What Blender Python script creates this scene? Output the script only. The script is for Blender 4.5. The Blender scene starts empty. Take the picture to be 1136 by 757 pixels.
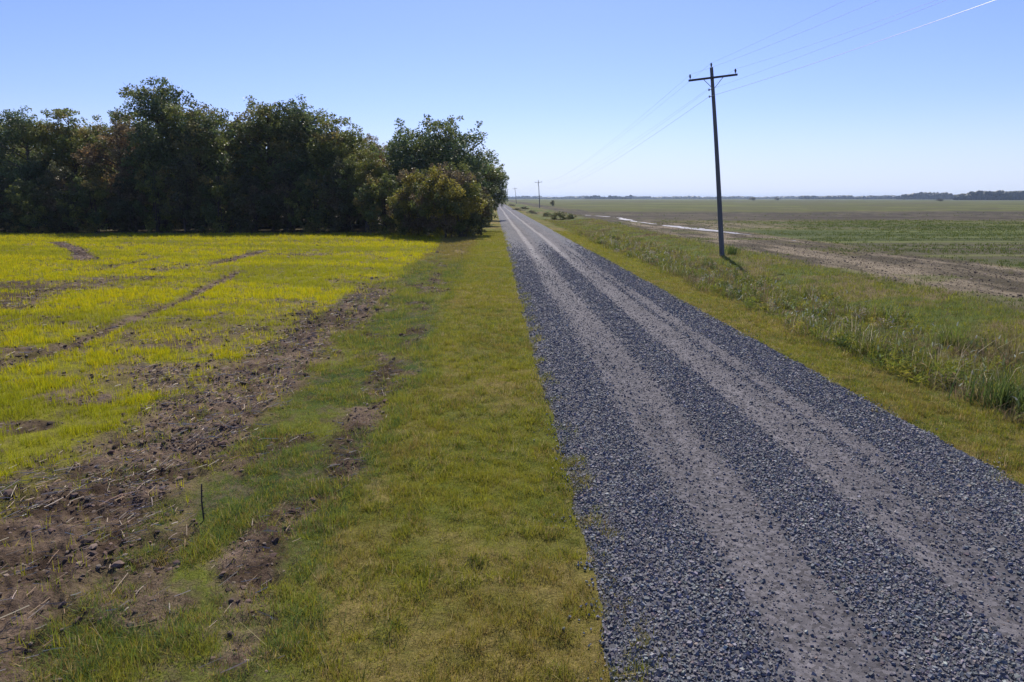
import bpy, math, random
import numpy as np
from mathutils import Vector, Euler, Matrix
R = math.radians
S = bpy.context.scene
COL = S.collection
rng = np.random.default_rng(7)
random.seed(7)

# ------------------------------------------------------------------ camera
H = 3.5
F = 757.0 / 1136.0           # focal length in picture widths
PITCH, YAW = R(11.83), R(1.52)
cam = bpy.data.cameras.new('camera')
cam.sensor_width = 36.0; cam.lens = 36.0 * F
cam.clip_start = 0.1; cam.clip_end = 20000
co = bpy.data.objects.new('camera', cam); COL.objects.link(co)
co.location = (0, 0, H); co.rotation_euler = (math.pi/2 - PITCH, 0, -YAW)
S.camera = co

# ------------------------------------------------------------------ light
SUN_AZ, SUN_EL = R(3), R(47)      # azimuth from +Y towards +X
SKY_STRENGTH, SUN_STRENGTH, EXPOSURE = 0.072, 4.4, 0.44
w = bpy.data.worlds.new('World'); S.world = w; w.use_nodes = True
wn = w.node_tree.nodes; wl = w.node_tree.links
sky = wn.new('ShaderNodeTexSky'); sky.sky_type = 'NISHITA'; sky.sun_disc = False
sky.sun_elevation = SUN_EL; sky.sun_rotation = SUN_AZ
sky.altitude = 50; sky.air_density = 1.0; sky.dust_density = 0.35; sky.ozone_density = 2.2
# the air near the horizon is whitish blue that day, the zenith a soft violet blue
tcw = wn.new('ShaderNodeTexCoord'); spx = wn.new('ShaderNodeSeparateXYZ'); wl.new(tcw.outputs['Generated'], spx.inputs[0])
def wmix(fac, a, b, bt='MIX'):
    n = wn.new('ShaderNodeMix'); n.data_type = 'RGBA'; n.blend_type = bt; n.clamp_result = False
    if isinstance(fac, float): n.inputs['Factor'].default_value = fac
    else: wl.new(fac, n.inputs['Factor'])
    wl.new(a, n.inputs['A'])
    if isinstance(b, tuple): n.inputs['B'].default_value = (*b, 1)
    else: wl.new(b, n.inputs['B'])
    return n.outputs['Result']
tint = wmix(1.0, sky.outputs[0], (.93, .98, 1.53), 'MULTIPLY')
mr = wn.new('ShaderNodeMapRange'); mr.interpolation_type = 'SMOOTHSTEP'
mr.inputs['From Min'].default_value = -.02; mr.inputs['From Max'].default_value = .13
mr.inputs['To Min'].default_value = .74; mr.inputs['To Max'].default_value = 0.0
wl.new(spx.outputs['Z'], mr.inputs['Value'])
hzn = wmix(mr.outputs['Result'], tint, (7.3, 8.7, 11.0))
wl.new(hzn, wn['Background'].inputs[0])
wn['Background'].inputs[1].default_value = SKY_STRENGTH
sl = bpy.data.lights.new('sun', 'SUN'); sl.energy = SUN_STRENGTH; sl.angle = R(0.53)
sl.color = (1.0, 0.92, 0.78)
so = bpy.data.objects.new('sun', sl); COL.objects.link(so)
sdir = Vector((math.sin(SUN_AZ)*math.cos(SUN_EL), math.cos(SUN_AZ)*math.cos(SUN_EL), math.sin(SUN_EL)))
so.rotation_euler = sdir.to_track_quat('Z', 'Y').to_euler()
S.view_settings.view_transform = 'Standard'; S.view_settings.look = 'None'
S.view_settings.exposure = EXPOSURE; S.view_settings.gamma = 1.0
S.view_settings.use_curve_mapping = False
S.cycles.max_bounces = 6; S.cycles.transparent_max_bounces = 8
S.cycles.diffuse_bounces = 3; S.cycles.volume_bounces = 0

# ------------------------------------------------------------------ picture measurements -> metres (photo pixels, 1136 x 757)
RC = np.array(co.rotation_euler.to_matrix())
def ray(px, py):
    v = np.array([(px-568)/757.0, -(py-378.5)/757.0, -1.0])
    return RC @ v
def ground_at(px, py, z=0.0):
    d = ray(px, py); t = (z - H)/d[2]
    return d[0]*t, d[1]*t
def at_depth(px, py, Y):
    d = ray(px, py); t = Y/d[1]
    return np.array([d[0]*t, Y, H + d[2]*t])
def in_view(x, y, m=0.12):
    """which ground points fall inside (a margin round) the field of view; used only to decide what is worth building"""
    c, s = math.cos(YAW), math.sin(YAW)
    dep = x*s + y*c; lat = x*c - y*s
    zc = dep*math.cos(PITCH) + H*math.sin(PITCH)
    return (dep > 2.6) & (np.abs(lat) < zc*(0.75 + m) + 0.8)

# ------------------------------------------------------------------ noise
def _hash(ix, iy, seed):
    n = (ix.astype(np.int64)*374761393 + iy.astype(np.int64)*668265263 + seed*974634777) & 0x7fffffff
    n = ((n ^ (n >> 13))*1274126177) & 0x7fffffff
    n = n ^ (n >> 16)
    return (n & 0xffff)/65535.0
def vn(x, y, seed=0):
    x = np.asarray(x, float); y = np.asarray(y, float)
    ix = np.floor(x); iy = np.floor(y); fx = x-ix; fy = y-iy
    fx = fx*fx*(3-2*fx); fy = fy*fy*(3-2*fy)
    a = _hash(ix, iy, seed); b = _hash(ix+1, iy, seed); c = _hash(ix, iy+1, seed); d = _hash(ix+1, iy+1, seed)
    return (a*(1-fx)+b*fx)*(1-fy) + (c*(1-fx)+d*fx)*fy
def fbm(x, y, scale, seed=0, oct=4, gain=0.5):
    x = np.asarray(x)/scale; y = np.asarray(y)/scale
    t = 0; a = 1.0; n = 0
    for k in range(oct):
        t = t + a*vn(x*(2.03**k)+17.3*k, y*(2.03**k)-9.1*k, seed+k*31); n += a; a *= gain
    return t/n
def ss(a, b, x):
    t = np.clip((x-a)/(b-a), 0, 1); return t*t*(3-2*t)
def seg_dist(x, y, pts):
    best = np.full(np.shape(x), 1e9)
    for (x0, y0), (x1, y1) in zip(pts[:-1], pts[1:]):
        dx, dy = x1-x0, y1-y0
        t = np.clip(((x-x0)*dx+(y-y0)*dy)/(dx*dx+dy*dy+1e-9), 0, 1)
        best = np.minimum(best, np.hypot(x-x0-t*dx, y-y0-t*dy))
    return best

# ------------------------------------------------------------------ land use: where what grows
RL, RR = 0.90, 6.62                                    # gravel road edges
G = lambda *p: [ground_at(*q) for q in p]
grooves = [(G((-30,412),(60,388),(150,350),(200,332),(265,300)), 0.42),
           (G((176,298),(240,291),(292,277)), 0.8), (G((292,277),(365,277)), 0.5),
           (G((62,268),(84,275),(96,288)), 0.8), (G((30,289),(90,287)), 0.5),
           (G((100,300),(180,284)), 0.5)]
patches = [(-10,333,85,12), (60,316,120,7), (205,379,48,8), (180,408,50,8), (20,386,26,4), (90,440,60,7),
           (330,282,50,2), (130,308,70,3), (345,356,22,6), (250,432,30,7), (20,470,40,7)]
def warp(x, y):
    return x + 0.9*(fbm(x, y, 2.2, 5)-0.5) + 0.35*(fbm(x, y, 0.5, 9, 3)-0.5)
def masks(x, y):
    x = np.asarray(x, float); y = np.asarray(y, float)
    xw = warp(x, y); m = {}
    edge = x + 0.30*(fbm(x, y, 0.9, 77, 4)-0.5)
    m['road'] = ss(RL-.06, RL+.06, edge)*ss(RR+.06, RR-.06, edge)
    # ploughed strip on the left
    c = -4.75 + 0.25*np.sin(y*0.35); hw = .98 - 0.22*ss(14, 30, y)
    st = ss(hw+.35, hw-.35, np.abs(xw*1.0-c)) * ss(33, 26, y + 3*(fbm(x, y, 2, 3)-.5))
    spill = .8*ss(.54, .64, fbm(x, y, 1.3, 21)) * ss(2.4, 1.0, np.abs(x-c-(-.6)))*ss(34, 24, y)
    st = np.maximum(st, spill)
    strip2 = ss(.52, .16, np.abs(xw+2.25+.5*ss(15, 35, y)))*ss(.40, .56, fbm(x, y, 1.3, 51, 4))*ss(42, 34, y)
    rp = ss(.58, .68, fbm(x, y, 1.1, 61, 4))*ss(-4.3, -3.6, x)*ss(-1.4, -2.0, x)*.9
    bare = np.maximum(strip2, rp)
    fieldL = ss(-4.9, -5.6, xw - .9*ss(24, 34, y))
    bf = np.zeros_like(x)
    for pts, wd in grooves:
        d = seg_dist(x, y, pts) + .25*wd*(fbm(x, y, .8, 14, 3)-.5)*2
        bf = np.maximum(bf, ss(wd, wd*.6, d))
    groove = bf.copy()
    for (px, py, rx, ry) in patches:
        cx, cy = ground_at(px, py); ax, _ = ground_at(px+rx, py); _, by = ground_at(px, py-ry)
        d = np.hypot((x-cx)/(ax-cx), (y-cy)/(by-cy)) + 1.0*(fbm(x, y, 1.2, 91, 4)-.5)
        bf = np.maximum(bf, ss(1.15, .6, d)*.95)
    # drill rows leave thin places that run across the picture, denser close by
    yy = y + .22*x
    thin = ss(.50, .66, fbm(x*.25, yy, 1.7, 33, 4))*(.48+.2*ss(36, 14, y))
    thin = np.maximum(thin, ss(.54, .66, fbm(x, y, .9, 37, 4))*(.50+.30*ss(36, 12, y)))
    bf = np.maximum(bf, thin)
    m['field'] = fieldL*(1-st)
    m['soil'] = np.clip(st, 0, 1)
    m['bare'] = bare*(1-st)*(1-fieldL)*(x < 0)
    m['fbare'] = bf*fieldL
    m['groove'] = groove*fieldL
    m['crop'] = fieldL*(1-st)*(1-bf)
    m['rough'] = ss(-5.2, -4.2, x)*ss(-1.2, -1.9, xw)*(1-st)*(1-fieldL)
    m['lawn'] = ss(-1.9, -1.2, xw)*ss(RL+.05, RL-.05, edge)
    # right side
    far = ss(60, 75, y)
    m['mown'] = ss(RR-.05, RR+.05, edge)*ss(8.9, 8.1, xw - .5*ss(20, 40, y))
    tall = ss(8.1, 8.9, xw)*ss(13.6, 12.4, xw)*(1-far)
    m['tall'] = tall
    m['low'] = ss(8.1, 8.9, xw)*(1-tall)*ss(18.3, 16.4, xw + 1.5*(fbm(x, y, 5, 44)-.5))
    xr = x + 3.0*(fbm(x, y, 6, 71, 4)-.5)
    dirt = ss(16.4, 18.3, xw + 1.5*(fbm(x, y, 5, 44)-.5))*ss(28.0, 26.0, xr)
    dirt = np.maximum(dirt*(1-.65*ss(.5, .62, fbm(x*.35, y*.35, 1.2, 73))), ss(100, 122, y + 26*(fbm(x*.5, y, 11, 4, 5, .7)-.5))*ss(196, 176, y + 50*(fbm(x*.4, y, 16, 3, 5, .7)-.5))*ss(15, 20, x)*.95)
    dirt = np.maximum(dirt, .8*ss(17, 20, x)*ss(78, 88, y)*ss(112, 104, y)*ss(46, 30, x+8*(fbm(x, y, 9, 5)-.5)))
    m['dirt'] = dirt
    m['fieldR'] = ss(16.4, 18.5, xw)*(1-dirt)
    return m

def height(x, y, m=None):
    if m is None: m = masks(x, y)
    x = np.asarray(x, float); y = np.asarray(y, float)
    near = ss(90, 40, np.hypot(x, y))
    z = -.10*ss(6.6, 8.2, x) - .32*ss(8.2, 11.4, x)*ss(15.5, 12.2, x) - .06*ss(-1.5, -3.5, x)
    z = z - .03*(m['road'] > .5)
    z = z + near*(.05*(fbm(x, y, 1.3, 2, 3)-.5)*(1-m['road']))
    ploughed = np.clip(m['soil'] + .8*m['bare'] + .7*m['fbare'] + .5*m['dirt'], 0, 1)
    z = z + near*ploughed*(.17*(fbm(x, y, .42, 8, 4, .6)-.5) + .14*(fbm(x, y, .13, 28, 3, .6)-.5))
    z = z - near*.10*m['groove']
    z = z + near*.07*(fbm(x, y, .30, 18, 3)-.5)*(m['rough']+m['low']+m['tall']) + near*.09*(fbm(x, y, .24, 19, 3)-.5)*(m['lawn']+m['mown'])
    return z
ROAD_Z = 0.035
def road_h(x, y):
    t = (x-RL)/(RR-RL)
    z = ROAD_Z + .07*(1-(2*t-1)**2)
    tr = lambda c, w: np.exp(-((x + .05*np.sin(y*.06) - c)/w)**2)
    z = z - .035*tr(2.75, .42) - .035*tr(4.45, .36) + .02*tr(3.6, .3)
    z = z - .06*ss(.22, 0, x-RL) - .06*ss(.22, 0, RR-x)
    return z + .012*(fbm(x, y, .7, 6, 3)-.5)

# ------------------------------------------------------------------ materials
def new_mat(name):
    m = bpy.data.materials.new(name); m.use_nodes = True
    nt = m.node_tree; b = nt.nodes['Principled BSDF']
    return m, nt, b
def attr_mat(name, rough=.9, noise=None, bump=0, bscale=30, transl=0, spec=.25, voro=None):
    m, nt, b = new_mat(name); N, L = nt.nodes, nt.links
    a = N.new('ShaderNodeAttribute'); a.attribute_name = 'col'
    out = a.outputs['Color']
    tc = N.new('ShaderNodeTexCoord')
    if noise:
        for sc, amt in noise:
            n = N.new('ShaderNodeTexNoise'); n.inputs['Scale'].default_value = sc; n.inputs['Detail'].default_value = 6
            n.inputs['Roughness'].default_value = .65
            L.new(tc.outputs['Object'], n.inputs['Vector'])
            r = N.new('ShaderNodeMapRange'); r.inputs['From Min'].default_value = .3; r.inputs['From Max'].default_value = .7
            r.inputs['To Min'].default_value = 1-amt; r.inputs['To Max'].default_value = 1+amt
            L.new(n.outputs['Fac'], r.inputs['Value'])
            mx = N.new('ShaderNodeMix'); mx.data_type = 'RGBA'; mx.blend_type = 'MULTIPLY'; mx.inputs['Factor'].default_value = 1
            mx.clamp_result = False
            L.new(out, mx.inputs['A']); L.new(r.outputs['Result'], mx.inputs['B']); out = mx.outputs['Result']
    if voro:
        v = N.new('ShaderNodeTexVoronoi'); v.inputs['Scale'].default_value = voro
        L.new(tc.outputs['Object'], v.inputs['Vector'])
        sx = N.new('ShaderNodeSeparateColor'); L.new(v.outputs['Color'], sx.inputs['Color'])
        r = N.new('ShaderNodeMapRange'); r.inputs['To Min'].default_value = .55; r.inputs['To Max'].default_value = 1.45
        L.new(sx.outputs[0], r.inputs['Value'])
        mx = N.new('ShaderNodeMix'); mx.data_type = 'RGBA'; mx.blend_type = 'MULTIPLY'; mx.inputs['Factor'].default_value = 1
        mx.clamp_result = False
        L.new(out, mx.inputs['A']); L.new(r.outputs['Result'], mx.inputs['B']); out = mx.outputs['Result']
    L.new(out, b.inputs['Base Color'])
    b.inputs['Roughness'].default_value = rough; b.inputs['Specular IOR Level'].default_value = spec
    if bump:
        n = N.new('ShaderNodeTexNoise'); n.inputs['Scale'].default_value = bscale; n.inputs['Detail'].default_value = 5
        n.inputs['Roughness'].default_value = .7
        L.new(tc.outputs['Object'], n.inputs['Vector'])
        bp = N.new('ShaderNodeBump'); bp.inputs['Strength'].default_value = .8; bp.inputs['Distance'].default_value = bump
        L.new(n.outputs['Fac'], bp.inputs['Height']); L.new(bp.outputs[0], b.inputs['Normal'])
    if transl:
        t = N.new('ShaderNodeBsdfTranslucent'); L.new(out, t.inputs['Color'])
        ms = N.new('ShaderNodeMixShader'); ms.inputs[0].default_value = transl
        L.new(b.outputs[0], ms.inputs[1]); L.new(t.outputs[0], ms.inputs[2])
        L.new(ms.outputs[0], nt.nodes['Material Output'].inputs['Surface'])
    return m
def plain_mat(name, col, rough=.8, noise=0, nscale=8, metallic=0, stretch=1, spec=.4):
    m, nt, b = new_mat(name); N, L = nt.nodes, nt.links
    b.inputs['Roughness'].default_value = rough; b.inputs['Metallic'].default_value = metallic
    b.inputs['Specular IOR Level'].default_value = spec
    if noise:
        tc = N.new('ShaderNodeTexCoord'); mp = N.new('ShaderNodeMapping'); mp.inputs['Scale'].default_value = (1, 1, stretch)
        n = N.new('ShaderNodeTexNoise'); n.inputs['Scale'].default_value = nscale; n.inputs['Detail'].default_value = 5
        L.new(tc.outputs['Object'], mp.inputs[0]); L.new(mp.outputs[0], n.inputs['Vector'])
        cr = N.new('ShaderNodeMix'); cr.data_type = 'RGBA'
        cr.inputs['A'].default_value = (*[c*(1-noise) for c in col], 1); cr.inputs['B'].default_value = (*[c*(1+noise) for c in col], 1)
        L.new(n.outputs['Fac'], cr.inputs['Factor']); L.new(cr.outputs['Result'], b.inputs['Base Color'])
    else: b.inputs['Base Color'].default_value = (*col, 1)
    return m
M_GROUND = attr_mat('earth_and_turf', .95, [(.5, .15), (9, .26), (55, .4)], .05, 26, spec=.05)
M_ROAD = attr_mat('gravel_bed', .9, [(.35, .10), (6, .16)], .012, 55, spec=.2, voro=26)
M_STONE = attr_mat('crushed_stone', .72, spec=.28)
M_CLOD = attr_mat('soil_clod', .95, spec=.1)
M_GRASS = attr_mat('grass_blade', .65, transl=.45, spec=.16)
M_CROP = attr_mat('seedling_leaf', .6, transl=.55, spec=.15)
M_LEAF = attr_mat('tree_leaf', .5, transl=.45, spec=.35)
M_STRAW = attr_mat('dry_stalk', .9, spec=.08)
M_BARK = plain_mat('bark', (.07, .055, .045), .95, .45, 6, stretch=.2)
M_WOOD = plain_mat('weathered_creosote_wood', (.12, .12, .125), .8, .55, 11, stretch=.08)
M_ARM = plain_mat('crossarm_timber', (.06, .055, .055), .8, .3, 9)
M_PORC = plain_mat('insulator_glaze', (.05, .05, .06), .25)
M_STEEL = plain_mat('galvanised_steel', (.25, .26, .28), .5, metallic=.7)
M_WIRE = plain_mat('aluminium_wire', (.22, .23, .25), .6, metallic=0)
M_WIRE_LIT = plain_mat('sunlit_aluminium_wire', (.45, .45, .47), .45, metallic=.5)  # lighter copy of the wire colour: sun on the lowest wire is painted in
M_STAKE = plain_mat('rusty_stake', (.05, .04, .035), .85, .3, 12)
M_WATER, _nt, _b = new_mat('muddy_water')
_b.inputs['Base Color'].default_value = (.20, .175, .15, 1); _b.inputs['Roughness'].default_value = .4

# ------------------------------------------------------------------ mesh helpers
def tag(o, label=None, cat=None, group=None, kind=None):
    if label: o['label'] = label
    if cat: o['category'] = cat
    if group: o['group'] = group
    if kind: o['kind'] = kind
    return o
def mesh_from(name, V, Fc, nper, col=None, mat=None, smooth=False, parent=None, link=True):
    """V (n,3), Fc (m,nper) arrays -> one mesh object"""
    me = bpy.data.meshes.new(name)
    V = np.ascontiguousarray(V, dtype=np.float32); Fc = np.ascontiguousarray(Fc, dtype=np.int32)
    me.vertices.add(len(V)); me.vertices.foreach_set('co', V.ravel())
    me.loops.add(Fc.size); me.loops.foreach_set('vertex_index', Fc.ravel())
    me.polygons.add(len(Fc)); me.polygons.foreach_set('loop_start', np.arange(0, Fc.size, nper, dtype=np.int32))
    if not smooth: me.polygons.foreach_set('use_smooth', np.zeros(len(Fc), bool))
    else: me.polygons.foreach_set('use_smooth', np.ones(len(Fc), bool))
    me.update(calc_edges=True)
    if col is not None:
        a = me.attributes.new('col', 'FLOAT_COLOR', 'POINT')
        c4 = np.ones((len(V), 4), np.float32); c4[:, :3] = np.clip(col, 0, 1)
        a.data.foreach_set('color', c4.ravel())
    if mat: me.materials.append(mat)
    o = bpy.data.objects.new(name, me)
    if link: COL.objects.link(o)
    if parent: o.parent = parent
    return o
def empty(name, loc, rz=0):
    o = bpy.data.objects.new(name, None); COL.objects.link(o); o.location = loc; o.rotation_euler = (0, 0, rz)
    o.empty_display_size = .3
    return o
def tube_arrays(pts, rad, k=7, cap=True):
    pts = [Vector(p) for p in pts]; V = []; Fc = []
    up = Vector((.13, .97, .2))
    for i, p in enumerate(pts):
        t = (pts[min(i+1, len(pts)-1)] - pts[max(i-1, 0)]).normalized()
        a = t.cross(up)
        if a.length < .1: a = t.cross(Vector((1, 0, 0)))
        a.normalize(); b = t.cross(a)
        for j in range(k):
            th = 2*math.pi*j/k
            V.append(p + (a*math.cos(th) + b*math.sin(th))*rad[i])
    for i in range(len(pts)-1):
        for j in range(k):
            j2 = (j+1) % k
            Fc.append((i*k+j, i*k+j2, (i+1)*k+j2, (i+1)*k+j))
    if cap:
        for i, flip in ((0, True), (len(pts)-1, False)):
            c = len(V); V.append(pts[i])
            for j in range(k):
                j2 = (j+1) % k
                q = (c, i*k+j2, i*k+j, c) if flip else (c, i*k+j, i*k+j2, c)
                Fc.append(q)
    return V, Fc
class MB:
    def __init__(s): s.V = []; s.F = []
    def add(s, V, Fc):
        n = len(s.V); s.V += [tuple(v) for v in V]; s.F += [tuple(dict.fromkeys(i+n for i in f)) for f in Fc]; return s
    def tube(s, pts, rad, k=8):
        if not hasattr(rad, '__len__'): rad = [rad]*len(pts)
        return s.add(*tube_arrays(pts, rad, k))
    def box(s, c, d, rot=None):
        V = []; M = rot or Matrix.Identity(3)
        for x in (-1, 1):
            for y in (-1, 1):
                for z in (-1, 1):
                    V.append(Vector(c) + M @ Vector((x*d[0]/2, y*d[1]/2, z*d[2]/2)))
        return s.add(V, [(0,1,3,2), (4,6,7,5), (0,4,5,1), (2,3,7,6), (0,2,6,4), (1,5,7,3)])
    def build(s, name, mat, parent=None, smooth=True, bevel=0):
        me = bpy.data.meshes.new(name); me.from_pydata(s.V, [], s.F); me.update()
        me.materials.append(mat)
        if smooth:
            for p in me.polygons: p.use_smooth = True
        o = bpy.data.objects.new(name, me); COL.objects.link(o)
        if parent: o.parent = parent
        if smooth: 
            try: me.set_sharp_from_angle(angle=R(40))
            except Exception: pass
        if bevel:
            b = o.modifiers.new('bevel', 'BEVEL'); b.width = bevel; b.segments = 2
        return o

# ------------------------------------------------------------------ colours of the land
def C(*c): return np.array(c, float)
def mixc(a, b, t): return a + (b-a)*np.asarray(t)[..., None]
SOIL_D, SOIL_L = C(.060, .041, .028), C(.17, .124, .090)
THATCH = C(.22, .175, .06); TURF_G = C(.12, .135, .024); TURF_D = C(.045, .07, .018)
def ground_colour(x, y, m):
    n1 = fbm(x, y, .45, 101, 4, .6); n2 = fbm(x, y, 2.6, 102, 4); n3 = fbm(x, y, 9, 103, 3)
    soil = mixc(SOIL_D, SOIL_L, ss(.35, .72, n1*.6+n2*.4))
    turf = mixc(TURF_G, THATCH, ss(.38, .66, n2*.6+n1*.4))*.85
    n4 = fbm(x, y, .14, 104, 3, .7); rough = mixc(mixc(TURF_D, TURF_G, ss(.35, .65, n2)), mixc(SOIL_D, SOIL_L, n1), ss(.44, .60, n4*.6+n1*.4)*.6)
    cropg = mixc(C(.20, .20, .018), C(.12, .11, .03), ss(.45, .7, n1))
    c = np.broadcast_to(turf, (*np.shape(x), 3)).copy()
    def put(col, k): 
        nonlocal c
        c = c + (col - c)*np.clip(m[k] if isinstance(k, str) else k, 0, 1)[..., None]
    put(rough, 'rough'); put(soil, 'bare'); put(soil, 'soil')
    put(soil, 'field'); put(cropg, m['crop']*.85)
    put(mixc(TURF_G, THATCH, ss(.42, .62, n2*.5+n1*.5))*.75, 'mown')
    put(mixc(C(.06, .075, .02), C(.12, .10, .05), ss(.4, .65, n1)), 'tall')
    put(mixc(C(.085, .11, .028), C(.15, .12, .06), ss(.45, .65, n2)), 'low')
    # far field: green rows with brown bands
    bands = fbm(x*.05, y + .03*x, 14, 201, 4)
    fg = mixc(C(.055, .078, .020), C(.10, .112, .028), ss(.35, .6, bands))
    fg = mixc(fg, C(.085, .07, .05), ss(.55, .68, fbm(x*.12, y, 9, 205, 4))*.65)
    rows = .5+.5*np.sin((y*.94 + x*.12)*2*math.pi/1.1)
    fg = mixc(fg, C(.10, .085, .065), rows*.45*ss(110, 50, y))
    fg = mixc(fg, C(.095, .10, .04), ss(170, 260, y)*.7)
    st1 = fbm(x*.03, np.log(np.maximum(y, 5))*40, 1.6, 221, 4, .65)
    fg = mixc(fg, C(.085, .07, .055), ss(.52, .72, st1)*.6); fg = mixc(fg, C(.17, .19, .06), ss(.46, .30, st1)*.5)
    put(fg, 'fieldR')
    dd = mixc(C(.080, .068, .045), C(.215, .178, .125), ss(.4, .68, fbm(x*1.3, y*.25, 2.2, 210, 5, .6)))
    dd = mixc(dd, mixc(C(.042, .036, .032), C(.085, .075, .055), ss(.4, .66, fbm(x*.12, y*1.0, 4, 215, 5, .7))), ss(96, 122, y)*.85)
    put(dd, 'dirt')
    # dry pale grass fringe at the field margin beyond the trees' foot
    put(mixc(THATCH, C(.2, .15, .09), n1), ss(.4, 0, np.abs(x+2.4)/3)*ss(34, 44, y)*ss(75, 66, y)*ss(.3,.6,n2+.12))
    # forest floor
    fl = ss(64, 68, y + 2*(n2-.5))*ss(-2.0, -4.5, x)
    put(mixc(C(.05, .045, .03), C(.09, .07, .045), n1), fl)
    return c
def road_colour(x, y):
    xs = x + .05*np.sin(y*.06) + .22*(fbm(x*.5, y*.12, 1.6, 301, 3)-.5)
    n1 = fbm(x, y*.07, .35, 302, 4); n0 = fbm(x, y, .12, 304, 3)
    def band(a, b, s): return ss(a-s, a+s, xs)*ss(b+s, b-s, xs)
    t = band(2.1, 3.15, .34)*1.15; t = np.maximum(t, band(4.03, 4.88, .20)*1.18); t = np.maximum(t, band(4.95, 5.42, .14)*.98); t = np.clip(t, 0, 1)
    t = np.maximum(t, band(1.55, 1.75, .12)*.35)
    far = ss(18, 60, y)
    t = np.maximum(t, .42*band(.95, 2.1, .3)*ss(.35, .7, fbm(x, y*.06, .35, 306, 3))); t = t*(.82+.18*ss(.3, .58, n1))
    loose = mixc(C(.08, .083, .094), C(.118, .121, .136), ss(.3, .7, n0))
    track = mixc(C(.080, .076, .084), C(.122, .115, .121), ss(.3, .72, n1*.7+n0*.3))
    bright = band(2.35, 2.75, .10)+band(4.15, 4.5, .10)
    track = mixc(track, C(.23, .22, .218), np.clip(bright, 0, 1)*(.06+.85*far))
    return mixc(loose, track, t), t
def loose_density(x, y):
    _, t = road_colour(x, y); return np.clip(1-1.02*t, .03, 1)

# ------------------------------------------------------------------ the ground: one sheet out to the horizon
def build_ground():
    a_f = np.linspace(R(-44), R(44), 860); a_c = np.linspace(R(44), R(360-44), 60)[1:-1]
    ang = np.concatenate([a_f, a_c]) + YAW
    r = [0.6]
    while r[-1] < 8500:
        q = .0065 if 3.0 < r[-1] < 150 else (.25 if r[-1] < 3.0 else .045)
        r.append(r[-1]*(1+q))
    r = np.array(r)
    A, Rr = np.meshgrid(ang, r)
    X = Rr*np.sin(A); Y = Rr*np.cos(A)
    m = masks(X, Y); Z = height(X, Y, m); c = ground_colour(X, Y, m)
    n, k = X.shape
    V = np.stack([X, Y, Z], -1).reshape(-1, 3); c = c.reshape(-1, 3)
    i = np.arange(n-1)[:, None]; j = np.arange(k)[None, :]; j2 = (j+1) % k
    Fc = np.stack([i*k+j, (i+1)*k+j, (i+1)*k+j2, i*k+j2], -1).reshape(-1, 4)[:, ::-1]
    # close the middle
    V = np.vstack([V, [[0, 0, -.02]]]); c = np.vstack([c, c[:1]])
    ctr = len(V)-1
    jj = np.arange(k); cap = np.stack([np.full(k, ctr), jj, (jj+1) % k, (jj+1) % k], -1)
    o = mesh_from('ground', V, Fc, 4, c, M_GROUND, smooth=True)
    tag(o, 'flat farmland with turf verges, ploughed strip and crop fields', 'ground', kind='structure')
build_ground()

def build_road():
    ys = [-30.0]
    while ys[-1] < 3.0: ys.append(ys[-1]+.6)
    while ys[-1] < 6500: ys.append(ys[-1]+max(.05, .009*ys[-1]) if ys[-1] < 200 else ys[-1]*1.05)
    ys = np.array(ys); k = 110; t = np.linspace(0, 1, k)
    Yg, T = np.meshgrid(ys, t, indexing='ij')
    el = RL + .30*(fbm(ys*0+3, ys, 2.6, 411, 3)-.5) + .22*(fbm(ys*0+3, ys, .9, 401, 4)-.5) + .10*(fbm(ys*0, ys, .2, 402, 3)-.5)
    er = RR + .34*(fbm(ys*0+9, ys, 2.6, 413, 3)-.5) + .22*(fbm(ys*0+9, ys, .9, 403, 4)-.5) + .10*(fbm(ys*0, ys, .2, 404, 3)-.5)
    Xg = el[:, None] + (er-el)[:, None]*T
    Z = road_h(Xg, Yg)
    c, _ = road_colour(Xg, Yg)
    n = len(ys); V = np.stack([Xg, Yg, Z], -1).reshape(-1, 3)
    i = np.arange(n-1)[:, None]; j = np.arange(k-1)[None, :]
    Fc = np.stack([i*k+j, i*k+j+1, (i+1)*k+j+1, (i+1)*k+j], -1).reshape(-1, 4)
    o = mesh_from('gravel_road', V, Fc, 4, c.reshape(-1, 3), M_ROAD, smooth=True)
    tag(o, 'straight grey gravel road with two pale wheel tracks', 'road', kind='structure')
build_road()

def build_puddles():
    path = np.array([(38, 27.2), (48, 26.4), (58, 26.0), (66, 25.6), (75, 25.0), (85, 23.6), (97, 23.0), (110, 22.2), (132, 23.5), (147, 20.0)])
    V = []; Fc = []
    yy = np.arange(52, 150, .35); xx = np.interp(yy, path[:, 0], path[:, 1])
    wd = np.interp(yy, [36, 48, 55, 60, 66, 74, 80, 88, 100, 120, 150], [.35, .7, .3, .3, .8, 1.8, 2.3, 1.5, .5, 1.3, .4])
    wd = wd*(.5+1.1*fbm(yy, yy*0, 3, 501, 3)) - .9*ss(.48, .60, fbm(yy, yy*0, 4.5, 502, 3))
    off = 1.1*(fbm(yy, yy*0+5, 4, 503, 3)-.5)
    run = False
    for y, x, w_, o_ in zip(yy, xx, wd, off):
        if w_ > .06:
            n = len(V); V += [(x+o_-w_/2, y, 0), (x+o_+w_/2, y, 0)]
            if run: Fc.append((n-2, n-1, n+1, n))
            run = True
        else: run = False
    V = np.array(V, float)
    V[:, 2] = -.085
    o = mesh_from('puddle_water', V, np.array(Fc), 4, None, M_WATER)
    tag(o, 'pale standing water lying in the wheel ruts of the brown field edge', 'water', kind='structure')
build_puddles()

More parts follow.
